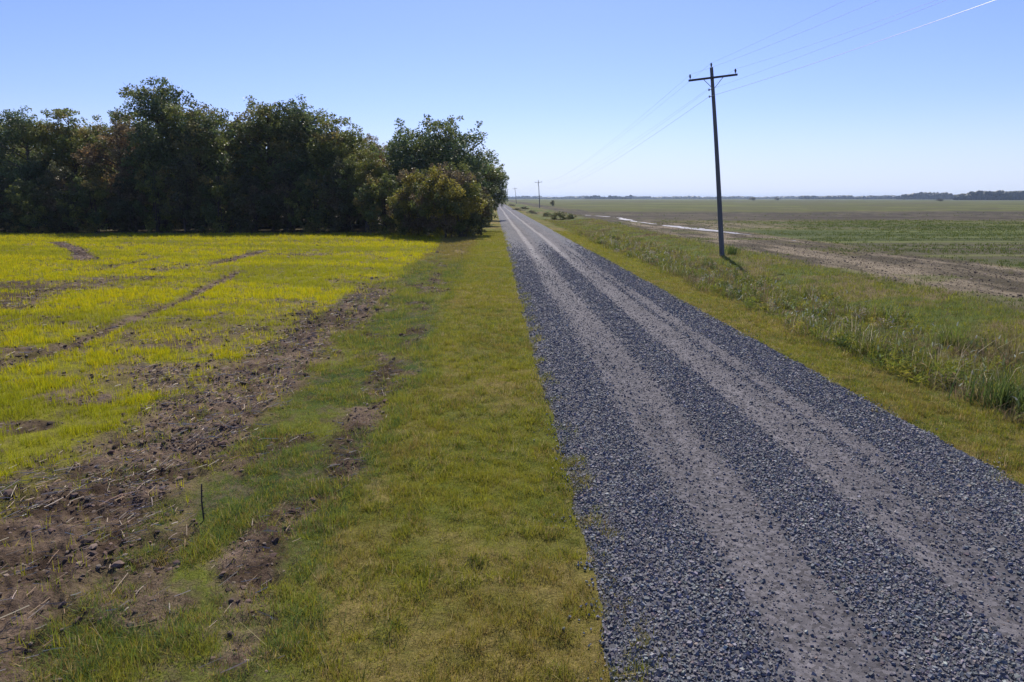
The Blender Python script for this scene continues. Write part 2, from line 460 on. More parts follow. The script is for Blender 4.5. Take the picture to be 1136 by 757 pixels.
# ------------------------------------------------------------------ scatter helpers
def sample(x0, x1, y0, y1, d0, D0, p, dens=None):
    """random ground points; density d0 per square metre up to distance D0, thinning further out"""
    out = []
    ys = [y0]
    while ys[-1] < y1: ys.append(min(y1, ys[-1]*1.12))
    for a, b in zip(ys[:-1], ys[1:]):
        mid = (a+b)/2; lim = mid*.95+1.5
        xa, xb = max(x0, -lim), min(x1, lim)
        if xa >= xb: continue
        d = d0*min(1, (D0/mid)**p)
        n = int((xb-xa)*(b-a)*d)
        out.append(np.stack([rng.uniform(xa, xb, n), rng.uniform(a, b, n)], 1))
    P = np.vstack(out); P = P[in_view(P[:, 0], P[:, 1])]
    if dens is not None:
        P = P[rng.random(len(P)) < dens(P[:, 0], P[:, 1])]
    return P
def blades(P, z, h, wd, col, lean=.35, segs=1, tipc=1.15, rootc=.8):
    """curved grass blades: (N,2) roots -> vertex, quad/tri arrays"""
    n = len(P); th = rng.uniform(0, 2*np.pi, n); la = rng.uniform(0, 2*np.pi, n); ln = np.abs(rng.normal(0, lean, n))*h
    base = np.stack([P[:, 0], P[:, 1], z], 1)
    side = np.stack([np.cos(th), np.sin(th), np.zeros(n)], 1)*(wd/2)[:, None]
    tip = base + np.stack([np.cos(la)*ln, np.sin(la)*ln, h*np.sqrt(np.clip(1-(ln/h)**2*.5, .15, 1))], 1)
    if segs == 1:
        V = np.stack([base-side, base+side, tip], 1).reshape(-1, 3)
        Fc = np.arange(3*n).reshape(-1, 3)
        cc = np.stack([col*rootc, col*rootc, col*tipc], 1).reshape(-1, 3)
    else:
        mid = base + (tip-base)*.5; mid[:, :2] = base[:, :2] + (tip-base)[:, :2]*.28; mid[:, 2] = z + (tip[:, 2]-z)*.62
        V = np.stack([base-side, base+side, mid-side*.8, mid+side*.8, tip], 1).reshape(-1, 3)
        o5 = np.arange(n)*5
        Fc = np.concatenate([np.stack([o5+a, o5+b, o5+c], 1) for a, b, c in ((0, 1, 3), (0, 3, 2), (2, 3, 4))])
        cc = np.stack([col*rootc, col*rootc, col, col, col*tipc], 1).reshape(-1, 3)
    return V, Fc, cc
def merge(parts):
    V = []; Fc = []; Cc = []; n = 0
    for v, f, c in parts:
        V.append(v); Fc.append(f+n); Cc.append(c); n += len(v)
    return np.vstack(V), np.vstack(Fc), np.vstack(Cc)
def tufts(P, per, spread):
    n = len(P); Q = np.repeat(P, per, 0) + rng.normal(0, 1, (n*per, 2))*np.repeat(spread, per)[:, None]
    return Q
def lod(P, D0, e): return np.maximum(1, np.hypot(P[:, 0], P[:, 1])/D0)**e
def pick(n, cols, wts):
    idx = rng.choice(len(cols), n, p=np.array(wts)/sum(wts)); return np.array(cols, float)[idx]
def jitter(c, a=.2): return c*rng.uniform(1-a, 1+a, (len(c), 1))*rng.uniform(1-a*.3, 1+a*.3, c.shape)

# ------------------------------------------------------------------ stones, clods
def chunks(P, z, size, col, flat=.7):
    n = len(P)
    cube = np.array([(x, y, zz) for x in (-1, 1) for y in (-1, 1) for zz in (-1, 1)], float)
    V = cube[None]*rng.uniform(.45, 1.0, (n, 8, 3))
    V[..., 2] *= flat
    # random tumble
    q = rng.normal(size=(n, 4)); q[:, 1:3] *= .6; q /= np.linalg.norm(q, axis=1)[:, None]
    w_, x, y, zz = q.T
    M = np.stack([1-2*(y*y+zz*zz), 2*(x*y-zz*w_), 2*(x*zz+y*w_), 2*(x*y+zz*w_), 1-2*(x*x+zz*zz), 2*(y*zz-x*w_),
                  2*(x*zz-y*w_), 2*(y*zz+x*w_), 1-2*(x*x+y*y)], 1).reshape(-1, 3, 3)
    V = np.einsum('nij,nkj->nki', M, V)*(size/2)[:, None, None]
    V += np.stack([P[:, 0], P[:, 1], z + size*.22], 1)[:, None]
    tri = np.array([(0,1,3),(0,3,2),(4,6,7),(4,7,5),(0,4,5),(0,5,1),(2,3,7),(2,7,6),(0,2,6),(0,6,4),(1,5,7),(1,7,3)])
    Fc = (np.arange(n)[:, None, None]*8 + tri[None]).reshape(-1, 3)
    return V.reshape(-1, 3), Fc, np.repeat(col, 8, 0)

def build_stones():
    parts = []
    P = sample(RL-.1, RR+.1, 3.2, 62, 3600, 7, 1.55, lambda x, y: (1-ss(26, 60, y))*loose_density(x, y)*ss(RL-.1, RL+.1, x + .3*(fbm(x, y, .6, 5)-.5))*ss(RR+.1, RR-.1, x+.3*(fbm(x, y, .6, 6)-.5)))
    sz = rng.lognormal(math.log(.0195), .38, len(P)).clip(.008, .045)*lod(P, 9, .38)
    col = pick(len(P), [(.12, .124, .137), (.16, .163, .176), (.205, .207, .217), (.14, .134, .142), (.29, .29, .29), (.20, .17, .155)], [28, 32, 18, 12, 2.5, 5])
    parts.append(chunks(P, road_h(P[:, 0], P[:, 1]), sz, jitter(col, .28)))
    # fines and stray pebbles on the packed tracks
    P = sample(RL+.2, RR-.2, 3.2, 40, 900, 9, 1.5, lambda x, y: 1-loose_density(x, y))
    col = pick(len(P), [(.14, .135, .145), (.10, .105, .12), (.27, .26, .25), (.17, .135, .12)], [36, 40, 4, 6])
    parts.append(chunks(P, road_h(P[:, 0], P[:, 1])-.003, rng.lognormal(math.log(.012), .42, len(P))*lod(P, 9, .3), jitter(col, .2)))
    # thrown into the grass at both edges
    for e, s in ((RL, -1), (RR, 1)):
        P = sample(e-.5, e+.5, 3.2, 30, 420, 8, 1.5, lambda x, y: ss(.35, .7, fbm(x, y, .5, 7, 3))*np.exp(-np.abs(x-e)/.11)*((x-e)*s > -.1))
        col = pick(len(P), [(.12, .135, .16), (.20, .21, .23), (.32, .32, .32)], [30, 30, 8])
        parts.append(chunks(P, height(P[:, 0], P[:, 1])+.012, rng.lognormal(math.log(.02), .3, len(P)), jitter(col, .2)))
    V, Fc, c = merge(parts); print('stones', len(V)//8)
    tag(mesh_from('crushed_stone_gravel', V, Fc, 3, c, M_STONE), 'loose blue grey crushed stone covering the road', 'gravel', kind='stuff')
build_stones()

T5 = (1+5**.5)/2
ICO = np.array([(-1,T5,0),(1,T5,0),(-1,-T5,0),(1,-T5,0),(0,-1,T5),(0,1,T5),(0,-1,-T5),(0,1,-T5),(T5,0,-1),(T5,0,1),(-T5,0,-1),(-T5,0,1)])/math.hypot(1, T5)
ICOF = np.array([(0,11,5),(0,5,1),(0,1,7),(0,7,10),(0,10,11),(1,5,9),(5,11,4),(11,10,2),(10,7,6),(7,1,8),(3,9,4),(3,4,2),(3,2,6),(3,6,8),(3,8,9),(4,9,5),(2,4,11),(6,2,10),(8,6,7),(9,8,1)])
def lumps(P, z, size, col, flat=.65):
    n = len(P); V = ICO[None]*rng.uniform(.55, 1.15, (n, 12, 1))*rng.uniform(.7, 1.25, (n, 1, 3))
    a = rng.uniform(0, 2*np.pi, n); c, s_ = np.cos(a)[:, None], np.sin(a)[:, None]
    X = V[..., 0]*c-V[..., 1]*s_; Y = V[..., 0]*s_+V[..., 1]*c
    V = np.stack([X, Y, V[..., 2]*flat + .25*X*rng.normal(0, 1, (n, 1))], -1)*(size/2)[:, None, None]
    V += np.stack([P[:, 0], P[:, 1], z + size*.12], 1)[:, None]
    Fc = (np.arange(n)[:, None, None]*12 + ICOF[None]).reshape(-1, 3)
    return V.reshape(-1, 3), Fc, np.repeat(col, 12, 0)
def build_clods():
    def d(x, y):
        m = masks(x, y); return np.clip(m['soil'] + .75*m['bare'] + .55*m['fbare'] + .4*m['groove'], 0, 1)*(.25+.75*ss(.4, .65, fbm(x, y, .7, 88, 3)))
    P = sample(-60, -1.2, 4, 66, 330, 9, 1.45, d)
    col = pick(len(P), [(.075, .053, .042), (.125, .09, .072), (.17, .128, .10), (.23, .18, .145)], [28, 32, 20, 5])
    a = lumps(P, height(P[:, 0], P[:, 1])-.006, rng.lognormal(math.log(.034), .5, len(P)).clip(.01, .13)*lod(P, 9, .42), jitter(col, .2), .6)
    P = sample(-14, -1.2, 4, 40, 26, 9, 1.2, lambda x, y: d(x, y)*masks(x, y)['soil'] + .35*masks(x, y)['bare'])
    col = pick(len(P), [(.065, .046, .037), (.105, .076, .06)], [3, 2])
    a2 = lumps(P, height(P[:, 0], P[:, 1])-.025, rng.lognormal(math.log(.075), .3, len(P)).clip(.04, .13), jitter(col, .2), .55)
    def d2(x, y): return masks(x, y)['dirt']*.6
    P = sample(15, 70, 15, 110, 40, 40, 1.3, d2)
    col = pick(len(P), [(.10, .082, .066), (.16, .13, .105), (.22, .18, .145)], [30, 30, 10])
    b = lumps(P, height(P[:, 0], P[:, 1]), rng.lognormal(math.log(.055), .4, len(P)), jitter(col, .2), .5)
    V, Fc, c = merge([a, a2, b]); print('clods', len(V)//12)
    tag(mesh_from('soil_clods', V, Fc, 3, c, M_CLOD), 'crumbled brown clods of ploughed soil', 'soil', kind='stuff')
build_clods()

def build_straw():
    def d(x, y):
        m = masks(x, y); return np.clip(m['soil']*1.0 + .35*m['bare'] + .35*m['fbare'], 0, 1)*(.2+.8*ss(.42, .6, fbm(x, y, 1.2, 78, 3)))
    P = sample(-50, -1.2, 4, 60, 200, 9, 1.4, d)
    n = len(P); L = rng.lognormal(math.log(.10), .6, n).clip(.03, .30)*lod(P, 12, .3); r = rng.uniform(.002, .0055, n)*lod(P, 8, .6)
    th = np.where(rng.random(n) < .65, rng.normal(R(50), .45, n), rng.uniform(0, np.pi*2, n)); tilt = rng.normal(0, .11, n)
    z = height(P[:, 0], P[:, 1]) + .03
    d3 = np.stack([np.cos(th)*np.cos(tilt), np.sin(th)*np.cos(tilt), np.sin(tilt)], 1)*(L/2)[:, None]
    ctr = np.stack([P[:, 0], P[:, 1], z + np.abs(d3[:, 2])*.6], 1)
    sd = np.stack([-np.sin(th), np.cos(th), np.zeros(n)], 1)*r[:, None]; up = np.array([0, 0, 1.0])[None]*r[:, None]
    bend = up*rng.uniform(-1, 2, n)[:, None]
    ring = lambda c: [c+sd, c+up*1.3, c-sd]
    V = np.stack(ring(ctr-d3)+ring(ctr+bend)+ring(ctr+d3), 1).reshape(-1, 3)
    f = []
    for s in (0, 3):
        for a in range(3):
            b = (a+1) % 3; f += [(s+a, s+b, s+b+3), (s+a, s+b+3, s+a+3)]
    Fc = (np.arange(n)[:, None, None]*9 + np.array(f)[None]).reshape(-1, 3)
    col = jitter(pick(n, [(.44, .36, .26), (.58, .50, .38), (.28, .21, .15), (.36, .25, .16)], [26, 14, 30, 30]), .2)
    print('straw', n)
    tag(mesh_from('stubble_straw', V, Fc, 3, np.repeat(col, 9, 0), M_STRAW), 'broken pale crop stalks littering the ploughed soil', 'straw', kind='stuff')
build_straw()

# ------------------------------------------------------------------ grass
YG, OL, DG, BR, TAN = (.33, .32, .028), (.22, .225, .024), (.08, .13, .025), (.32, .225, .07), (.48, .39, .18)
def build_lawn():
    parts = []
    for key, x0, x1, d0, wts in (('lawn', -2.4, RL+.45, 330, [34, 30, 16, 16, 8]), ('mown', RR-.45, 9.6, 300, [22, 28, 18, 24, 12])):
        P = sample(x0, x1, 3.0, 75, d0*3.0, 8, 1.5, lambda x, y: np.maximum(np.clip(masks(x, y)[key]*1.2, 0, 1), .8*ss(.42, .05, np.minimum(np.abs(x-RL), np.abs(x-RR)))*ss(.46, .6, fbm(x, y, .5, 163, 3)))*(.42+.75*ss(.34, .56, fbm(x, y, .22, 63, 3))))
        s = lod(P, 8, .6); hm = .35 + .6*fbm(P[:, 0], P[:, 1], .6, 66, 3) + .9*ss(.35, .7, fbm(P[:, 0], P[:, 1], .17, 166, 2))
        tone = fbm(P[:, 0], P[:, 1], 1.3, 65, 4, .6)
        per = 9; Q = tufts(P, per, .028*s); n = len(Q)
        colt = pick(len(P), [YG, OL, DG, BR, TAN], wts)
        colt = mixc(colt, C(*BR)*1.05, ss(.56, .70, tone)*.35); colt = mixc(colt, C(*YG), ss(.48, .34, tone)*.5)
        colt = mixc(colt, C(*YG)*1.1, ss(14, 40, P[:, 1])*.4)
        col = jitter(np.repeat(colt, per, 0), .22)
        h = rng.lognormal(math.log(.047), .4, n)*np.repeat(hm*s**.4, per); wd = rng.uniform(.004, .008, n)*np.repeat(s, per)
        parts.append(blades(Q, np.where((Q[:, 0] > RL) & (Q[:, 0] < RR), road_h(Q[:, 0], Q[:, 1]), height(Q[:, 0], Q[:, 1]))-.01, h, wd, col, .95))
    V, Fc, c = merge(parts); print('lawn tris', len(Fc))
    tag(mesh_from('mown_grass', V, Fc, 3, c, M_GRASS), 'short olive green mown grass on both road verges', 'grass', kind='stuff')
def build_rough():
    parts = []
    def d(x, y):
        m = masks(x, y); return np.clip(m['rough']*(1-m['bare'])*1.1 + .07*m['soil'] + .12*m['bare'], 0, 1)*(.55+.7*ss(.34, .55, fbm(x, y, .5, 64, 4)))
    P = sample(-6.5, -1.0, 3.5, 66, 900, 8, 1.5, d)
    s = lod(P, 8, .6); per = 10; tone = fbm(P[:, 0], P[:, 1], .9, 67, 3)
    colt = pick(len(P), [YG, (.19, .24, .045), (.10, .165, .05), BR, TAN], [20, 32, 24, 12, 5])
    colt = mixc(colt, C(*YG), ss(.5, .65, tone)*.5); colt = mixc(colt, C(*BR), ss(34, 46, P[:, 1])*.6)
    Q = tufts(P, per, .04*s); n = len(Q); col = jitter(np.repeat(colt, per, 0), .25)
    hm = .5+1.3*ss(.35, .7, fbm(P[:, 0], P[:, 1], .5, 64, 4))
    h = rng.lognormal(math.log(.042), .45, n)*np.repeat(hm*s**.5, per)
    parts.append(blades(Q, height(Q[:, 0], Q[:, 1])-.01, h, rng.uniform(.004, .009, n)*np.repeat(s, per), col, .9))
    # dead brownish tufts on the second bare strip
    P = sample(-5.4, -1.2, 3.5, 40, 70, 8, 1.5, lambda x, y: masks(x, y)['bare']*.8 + .08*masks(x, y)['rough'])
    s = lod(P, 8, .6); Q = tufts(P, 9, .03*s); n = len(Q)
    col = jitter(np.repeat(pick(len(P), [(.15, .10, .06), (.20, .15, .10), (.11, .075, .05)], [3, 2, 2]), 9, 0), .25)
    parts.append(blades(Q, height(Q[:, 0], Q[:, 1])-.01, rng.lognormal(math.log(.07), .35, n), rng.uniform(.003, .007, n)*np.repeat(s, 9), col, .8))
    V, Fc, c = merge(parts); print('rough tris', len(Fc))
    tag(mesh_from('rough_grass', V, Fc, 3, c, M_GRASS), 'patchy green and dead brown grass beside the ploughed soil', 'grass', kind='stuff')
def build_crop():
    def d(x, y):
        m = masks(x, y); q = m['crop']*1.1 + .10*m['fbare']*(1-m['groove']) + .03*m['soil']
        return np.clip(q, 0, 1)*(.12+.95*ss(.38, .60, fbm(x, y, .38, 60, 3)))*(1-ss(70, 73, y))
    P = sample(-72, -3.6, 5, 72, 460, 12, 1.55, d)
    s = lod(P, 12, .72); per = 5; Q = tufts(P, per, .03*s); n = len(Q)
    tone = fbm(P[:, 0]*.3, P[:, 1]+.2*P[:, 0], 3, 68, 3)
    colt = pick(len(P), [(.54, .48, .008), (.44, .43, .010), (.26, .31, .016), (.60, .49, .015)], [34, 26, 14, 14])
    colt = mixc(colt, C(.25, .27, .02), ss(.48, .66, tone)*.7)
    colt = mixc(colt, C(.27, .30, .015), ss(22, 8, P[:, 1])*.4)
    col = jitter(np.repeat(colt, per, 0), .2)
    h = rng.lognormal(math.log(.115), .3, n)*np.repeat(s**.25, per)
    a = blades(Q, height(Q[:, 0], Q[:, 1])-.01, h, rng.uniform(.005, .010, n)*np.repeat(s, per), col, .4)
    print('crop tris', len(a[1]))
    tag(mesh_from('crop_seedlings', *a[:2], 3, a[2], M_CROP), 'bright yellow green crop seedlings covering the left field', 'crop', kind='stuff')
def build_weeds():
    parts = []
    P = sample(7.9, 14.5, 9, 78, 62, 16, 1.3, lambda x, y: np.clip(masks(x, y)['tall'], 0, 1)*(.15+.95*ss(.38, .56, fbm(x, y, 1.2, 69, 4))))
    s = lod(P, 16, .5); per = 12; hm = .45+1.15*ss(.32, .68, fbm(P[:, 0], P[:, 1], 1.7, 70, 4))
    tone = fbm(P[:, 0], P[:, 1], 1.8, 72, 3)
    colt = pick(len(P), [(.25, .25, .035), (.16, .185, .035), (.075, .11, .03), (.23, .165, .09), (.46, .41, .27)], [32, 32, 16, 15, 8])
    colt = mixc(colt, C(.19, .135, .085), ss(.55, .7, tone)*.6)
    Q = tufts(P, per, .11*s); n = len(Q); col = jitter(np.repeat(colt, per, 0), .3)
    h = rng.lognormal(math.log(.20), .45, n)*np.repeat(hm, per)
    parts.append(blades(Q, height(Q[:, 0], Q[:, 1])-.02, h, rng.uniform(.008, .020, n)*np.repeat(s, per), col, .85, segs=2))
    # leafy plants mixed into the grass
    P = sample(8.1, 14, 9, 75, 10, 16, 1.0, lambda x, y: np.clip(masks(x, y)['tall']*1.2, 0, 1)*ss(.36, .56, fbm(x, y, 1.1, 169, 3)))
    k = 70; n = len(P); R0 = rng.uniform(.10, .26, n)*lod(P, 25, .3); hh = rng.uniform(.18, .5, n)
    cc = pick(n, [(.26, .27, .035), (.16, .20, .035), (.08, .12, .03), (.33, .30, .05), (.24, .18, .10), (.38, .34, .24)], [22, 26, 16, 12, 16, 8])
    d = rng.normal(size=(n, k, 3)); d /= np.linalg.norm(d, axis=2, keepdims=True); d *= rng.random((n, k, 1))**.4
    Z0 = height(P[:, 0], P[:, 1])
    ctr = np.stack([P[:, 0], P[:, 1], Z0 + hh*.5], 1)[:, None] + d*np.stack([R0, R0, hh*.55], 1)[:, None]
    ctr = ctr.reshape(-1, 3); N_ = len(ctr); a_ = rng.normal(size=(N_, 3)); a_ /= np.linalg.norm(a_, axis=1)[:, None]
    b_ = np.cross(a_, rng.normal(size=(N_, 3))); b_ /= np.linalg.norm(b_, axis=1)[:, None]
    sz_ = (rng.uniform(.03, .075, N_)*np.repeat(lod(P, 25, .4), k))[:, None]
    V_ = np.stack([ctr-a_*sz_, ctr+b_*sz_*.35, ctr+a_*sz_], 1).reshape(-1, 3)
    parts.append((V_, np.arange(3*N_).reshape(-1, 3), np.repeat(jitter(np.repeat(cc, k, 0), .3), 3, 0)))
    # broad leaves, pale colour painted in for the glints among the weeds
    Q = sample(8.2, 14, 10, 60, 8, 18, 1.2, lambda x, y: masks(x, y)['tall']); n = len(Q)
    zz = height(Q[:, 0], Q[:, 1]) + rng.uniform(.1, .4, n)
    parts.append(blades(Q, zz, rng.uniform(.08, .16, n), rng.uniform(.03, .05, n)*lod(Q, 18, .4), jitter(pick(n, [(.34, .36, .30), (.22, .26, .13)], [1, 2]), .15), 1.2, segs=2))
    # low grass between weeds and field, and the green rows beyond
    P = sample(8, 22, 10, 120, 80, 16, 1.4, lambda x, y: masks(x, y)['low'])
    s = lod(P, 16, .6); Q = tufts(P, 8, .07*s); n = len(Q)
    colt = pick(len(P), [YG, (.18, .21, .035), (.10, .14, .03), (.25, .18, .10)], [26, 34, 12, 16])
    colt = mixc(colt, C(.17, .11, .075), (ss(.5, .66, fbm(P[:, 0], P[:, 1], 2.5, 74, 4))*.8*ss(50, 66, P[:, 1]))[...])
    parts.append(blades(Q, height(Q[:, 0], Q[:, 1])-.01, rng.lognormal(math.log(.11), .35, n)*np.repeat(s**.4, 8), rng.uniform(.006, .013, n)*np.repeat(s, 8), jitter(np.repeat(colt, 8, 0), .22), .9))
    va, fa, ca = merge(parts)
    print('weeds tris', len(fa))
    tag(mesh_from('roadside_weeds', va, fa, 3, ca, M_GRASS), 'tangled knee high green and brown weeds in the right hand ditch', 'weeds', kind='stuff')
    P = sample(15, 130, 14, 170, 14, 35, 1.3, lambda x, y: masks(x, y)['fieldR']*(.55+.45*np.sin((y*.94+x*.12)*2*math.pi/1.1))*ss(.30, .55, fbm(x*.3, y, 4, 76, 4)))
    s = lod(P, 35, .65); Q = tufts(P, 6, .09*s); n = len(Q)
    col = jitter(np.repeat(pick(len(P), [(.12, .155, .028), (.09, .13, .028), (.17, .175, .04)], [3, 3, 1]), 6, 0), .2)
    v = blades(Q, height(Q[:, 0], Q[:, 1])-.01, rng.lognormal(math.log(.13), .3, n)*np.repeat(s**.2, 6), rng.uniform(.02, .04, n)*np.repeat(s, 6), col, .6)
    print('rows tris', len(v[1]))
    tag(mesh_from('row_crop_plants', *v[:2], 3, v[2], M_GRASS), 'low green crop rows covering the right hand field', 'crop', kind='stuff')
build_lawn(); build_rough(); build_crop(); build_weeds()

# ------------------------------------------------------------------ things: single grass clumps and broadleaf weeds
def grass_clump(px, py, hgt, n, rad, cols, label, cat='grass clump', name='grass_clump', zoff=-.3, rot=0):
    x, y = ground_at(px, py, zoff); z = float(height(np.array([x]), np.array([y]))[0])
    P = rng.normal(0, rad, (n, 2))
    th = np.arctan2(P[:, 1], P[:, 0])
    h = rng.uniform(.55, 1.0, n)*hgt
    col = jitter(pick(n, cols, [1]*len(cols)), .25)
    v, f, c = blades(P, np.zeros(n)-.02, h, rng.uniform(.014, .028, n), col, .6, segs=2)
    o = mesh_from(name, v, f, 3, c, M_GRASS); o.location = (x, y, z)
    return tag(o, label, cat, 'large grass clumps in the ditch weeds')
LIME = [(.17, .21, .035), (.12, .165, .03), (.20, .22, .06)]
grass_clump(1052, 388, .95, 260, .26, LIME, 'largest yellow green arching grass clump among the ditch weeds on the right')
grass_clump(1112, 462, .75, 240, .26, [(.08, .12, .03), (.14, .18, .04), (.11, .15, .04)], 'dark green broad leaved grass clump nearest the camera at the right picture edge')
grass_clump(812, 286, .85, 120, .22, [(.09, .14, .03), (.07, .11, .03)], 'green grass clump growing right beside the foot of the near utility pole')

# ------------------------------------------------------------------ trees
def leaf_cards(centres, radii, n_per, size, cols, squash=.8, flat=0):
    """leaf-sized faces spread through clumps"""
    tot = int(sum(n_per)); idx = np.repeat(np.arange(len(centres)), n_per)
    d = rng.normal(size=(tot, 3)); d /= np.linalg.norm(d, axis=1)[:, None]
    rr = rng.random(tot)**.45
    P = centres[idx] + d*(radii[idx]*rr)[:, None]*np.array([1, 1, squash])
    nrm = d*.5 + rng.normal(size=(tot, 3))*.8 + np.array([0, 0, .4]); nrm /= np.linalg.norm(nrm, axis=1)[:, None]
    a = np.cross(nrm, rng.normal(size=(tot, 3))); a /= np.linalg.norm(a, axis=1)[:, None]; b = np.cross(nrm, a)
    s = (size*rng.uniform(.6, 1.4, tot))[:, None]
    V = np.stack([P - a*s*.5, P + b*s*.32, P + a*s*.6, P - b*s*.32], 1).reshape(-1, 3)
    Fc = np.arange(4*tot).reshape(-1, 4)
    cc = cols[idx]*rng.uniform(.7, 1.3, (tot, 1))*rng.uniform(.93, 1.07, (tot, 3))
    return V, Fc, np.repeat(cc, 4, 0)
def make_tree(name, hgt, rad, base, seed, palette, nclump=46, leaves=15000, size=.24, top=1.0, twiggy=False, gap=.0, trunks=1, crmin=.13):
    """a tapered trunk, limbs that reach each leaf clump, a crown of clumps; origin at the foot; linked later by copying"""
    global rng
    keep = rng; rng = np.random.default_rng(seed); rnd = random.Random(seed)
    cz = base + (hgt-base)*.5; rz = (hgt-base)*.5
    cen = []
    tries = 0
    while len(cen) < nclump and tries < 6000:
        tries += 1
        v = rng.normal(size=3); v /= np.linalg.norm(v)
        q = rng.uniform(.25, .74)**.6
        th = math.atan2(v[1], v[0]); lob = 1 + .20*math.sin(3*th+seed) + .14*math.sin(5*th+2*seed)
        p = np.array([v[0]*rad*q*lob, v[1]*rad*q*lob, cz + v[2]*rz*q])
        # broad shoulders, narrower below
        if p[2] < cz: p[:2] *= 1.0 + .10*(cz-p[2])/(cz-base)
        if all(np.linalg.norm((p-c)/np.array([1, 1, .8])) > rad*.235 for c in cen): cen.append(p)
    cen = np.array(cen); k = len(cen)
    rr = rng.uniform(crmin+.015, crmin+.14, k)*(rad+rz)*.5*1.25
    rr = np.minimum(rr, hgt - cen[:, 2] + rr*.35)
    # sub-clumps so that outlines break up
    sub_c = []; sub_r = []; sub_i = []
    for i in range(k):
        sub_c.append(cen[i]); sub_r.append(rr[i]*.72); sub_i.append(i)
        for _ in range(7):
            v = rng.normal(size=3); v /= np.linalg.norm(v); v[2] = v[2]*.7 + .15
            sub_c.append(cen[i] + v*rr[i]*rng.uniform(.65, 1.05)); sub_r.append(rr[i]*rng.uniform(.22, .42)); sub_i.append(i)
    sub_c = np.array(sub_c); sub_r = np.array(sub_r); sub_i = np.array(sub_i)
    vol = sub_r**2; n_per = np.maximum(6, (leaves*vol/vol.sum()).astype(int))
    pal = np.array(palette, float)
    cc = pal[rng.integers(0, len(pal), k)]
    cols = cc[sub_i]*rng.uniform(.8, 1.2, (len(sub_i), 1))
    root = bpy.data.objects.new(name, None)
    v, f, c = leaf_cards(sub_c, sub_r, n_per, size, cols)
    crown = mesh_from('crown', v, f, 4, c, M_LEAF, link=False); crown.parent = root
    mb = MB()
    for t in range(trunks):
        ox, oy = (0, 0) if trunks == 1 else (rnd.uniform(-.8, .8)*rad*.3, rnd.uniform(-.8, .8)*rad*.3)
        r0 = hgt*.020 if trunks == 1 else hgt*.011
        lean = (rnd.uniform(-.04, .04)*hgt, rnd.uniform(-.04, .04)*hgt)
        tp = [(ox + lean[0]*s + math.sin(s*5+seed)*.12, oy + lean[1]*s, hgt*.86*s - .15*(s == 0)) for s in (0, .04, .2, .4, .6, .8, 1)]
        mb.tube(tp, [r0*1.7, r0*1.15, r0, r0*.82, r0*.6, r0*.35, .03], 9)
        for i in range(t, k, trunks):
            p = cen[i]; zs = min(max(p[2] - rnd.uniform(.25, .5)*math.hypot(p[0], p[1]) - .4, hgt*.12), hgt*.8)
            s = zs/(hgt*.86); b0 = Vector((ox + lean[0]*s + math.sin(s*5+seed)*.12, oy + lean[1]*s, zs))
            e = Vector(p); mid = b0.lerp(e, .5) + Vector((rnd.uniform(-.25, .25), rnd.uniform(-.25, .25), rnd.uniform(-.1, .35)))
            rb = r0*.36*(1-s*.5)
            mb.tube([b0, mid, e], [rb, rb*.6, rb*.22], 5)
            for _ in range(3 if not twiggy else 6):
                q = e + Vector((rnd.gauss(0, 1), rnd.gauss(0, 1), rnd.gauss(.3, .8)))*rr[i]*.33
                mb.tube([mid.lerp(e, rnd.uniform(.4, 1)), q], [rb*.3, .012], 3)
    me = bpy.data.meshes.new('trunk'); me.from_pydata(mb.V, [], mb.F); me.update(); me.materials.append(M_BARK)
    for p in me.polygons: p.use_smooth = True
    trunk = bpy.data.objects.new('trunk', me); trunk.parent = root
    rng = keep
    return dict(root=root, parts=[crown, trunk], h=hgt, r=rad, name=name)
def plant(proto, x, y, h, wscale, rz, label, cat, group, z=None):
    r = proto['root'].copy(); r.name = proto['name']; COL.objects.link(r)
    if z is None: z = -.05
    sz = h/proto['h']
    r.location = (x, y, z); r.rotation_euler = (0, 0, rz); r.scale = (wscale/proto['r'], wscale/proto['r'], sz)
    tag(r, label, cat, group)
    for ch in proto['parts']:
        c = ch.copy(); c.name = ch.name.split('.')[0]; COL.objects.link(c); c.parent = r
    return r
G1 = [(0.104, 0.137, 0.039), (0.15, 0.176, 0.046), (0.085, 0.117, 0.046), (0.195, 0.182, 0.058)]
G2 = [(0.156, 0.182, 0.039), (0.208, 0.221, 0.046), (0.117, 0.15, 0.046), (0.247, 0.208, 0.058)]
G3 = [(0.221, 0.176, 0.072), (0.26, 0.169, 0.072), (0.169, 0.169, 0.058), (0.195, 0.143, 0.072)]
G4 = [(0.098, 0.143, 0.052), (0.124, 0.169, 0.058), (0.085, 0.124, 0.049), (0.156, 0.182, 0.052)]
GY = [(.25, .23, .035), (.15, .17, .04), (.30, .26, .045), (.18, .14, .07), (.10, .12, .035), (.14, .11, .06)]
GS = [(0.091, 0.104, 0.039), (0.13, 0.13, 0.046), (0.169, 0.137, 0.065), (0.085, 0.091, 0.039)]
PR = dict(
    A=make_tree('broadleaf_tree', 16, 4.6, .8, 11, G1, 62, 26000),
    B=make_tree('broadleaf_tree', 16, 4.4, .9, 23, G2, 60, 25000),
    Cc=make_tree('broadleaf_tree', 14, 3.8, .8, 37, G3, 50, 21000, size=.2, twiggy=True),
    D=make_tree('broadleaf_tree', 17, 4.8, 1.2, 41, G4, 60, 26000),
    O=make_tree('oak_tree', 13, 5.8, 1.0, 61, G4, 90, 38000, crmin=.14),
    Y=make_tree('thicket_bush', 7, 3.8, -1.0, 67, GY, 80, 34000, size=.17, twiggy=True, trunks=4, crmin=.14),
    U=make_tree('understorey_shrub', 7, 3.2, -.9, 73, GS, 46, 13000, size=.19, twiggy=True, trunks=3),
    V=make_tree('understorey_shrub', 6, 3.0, -.9, 79, G2, 42, 12000, size=.18, twiggy=True, trunks=3),
)
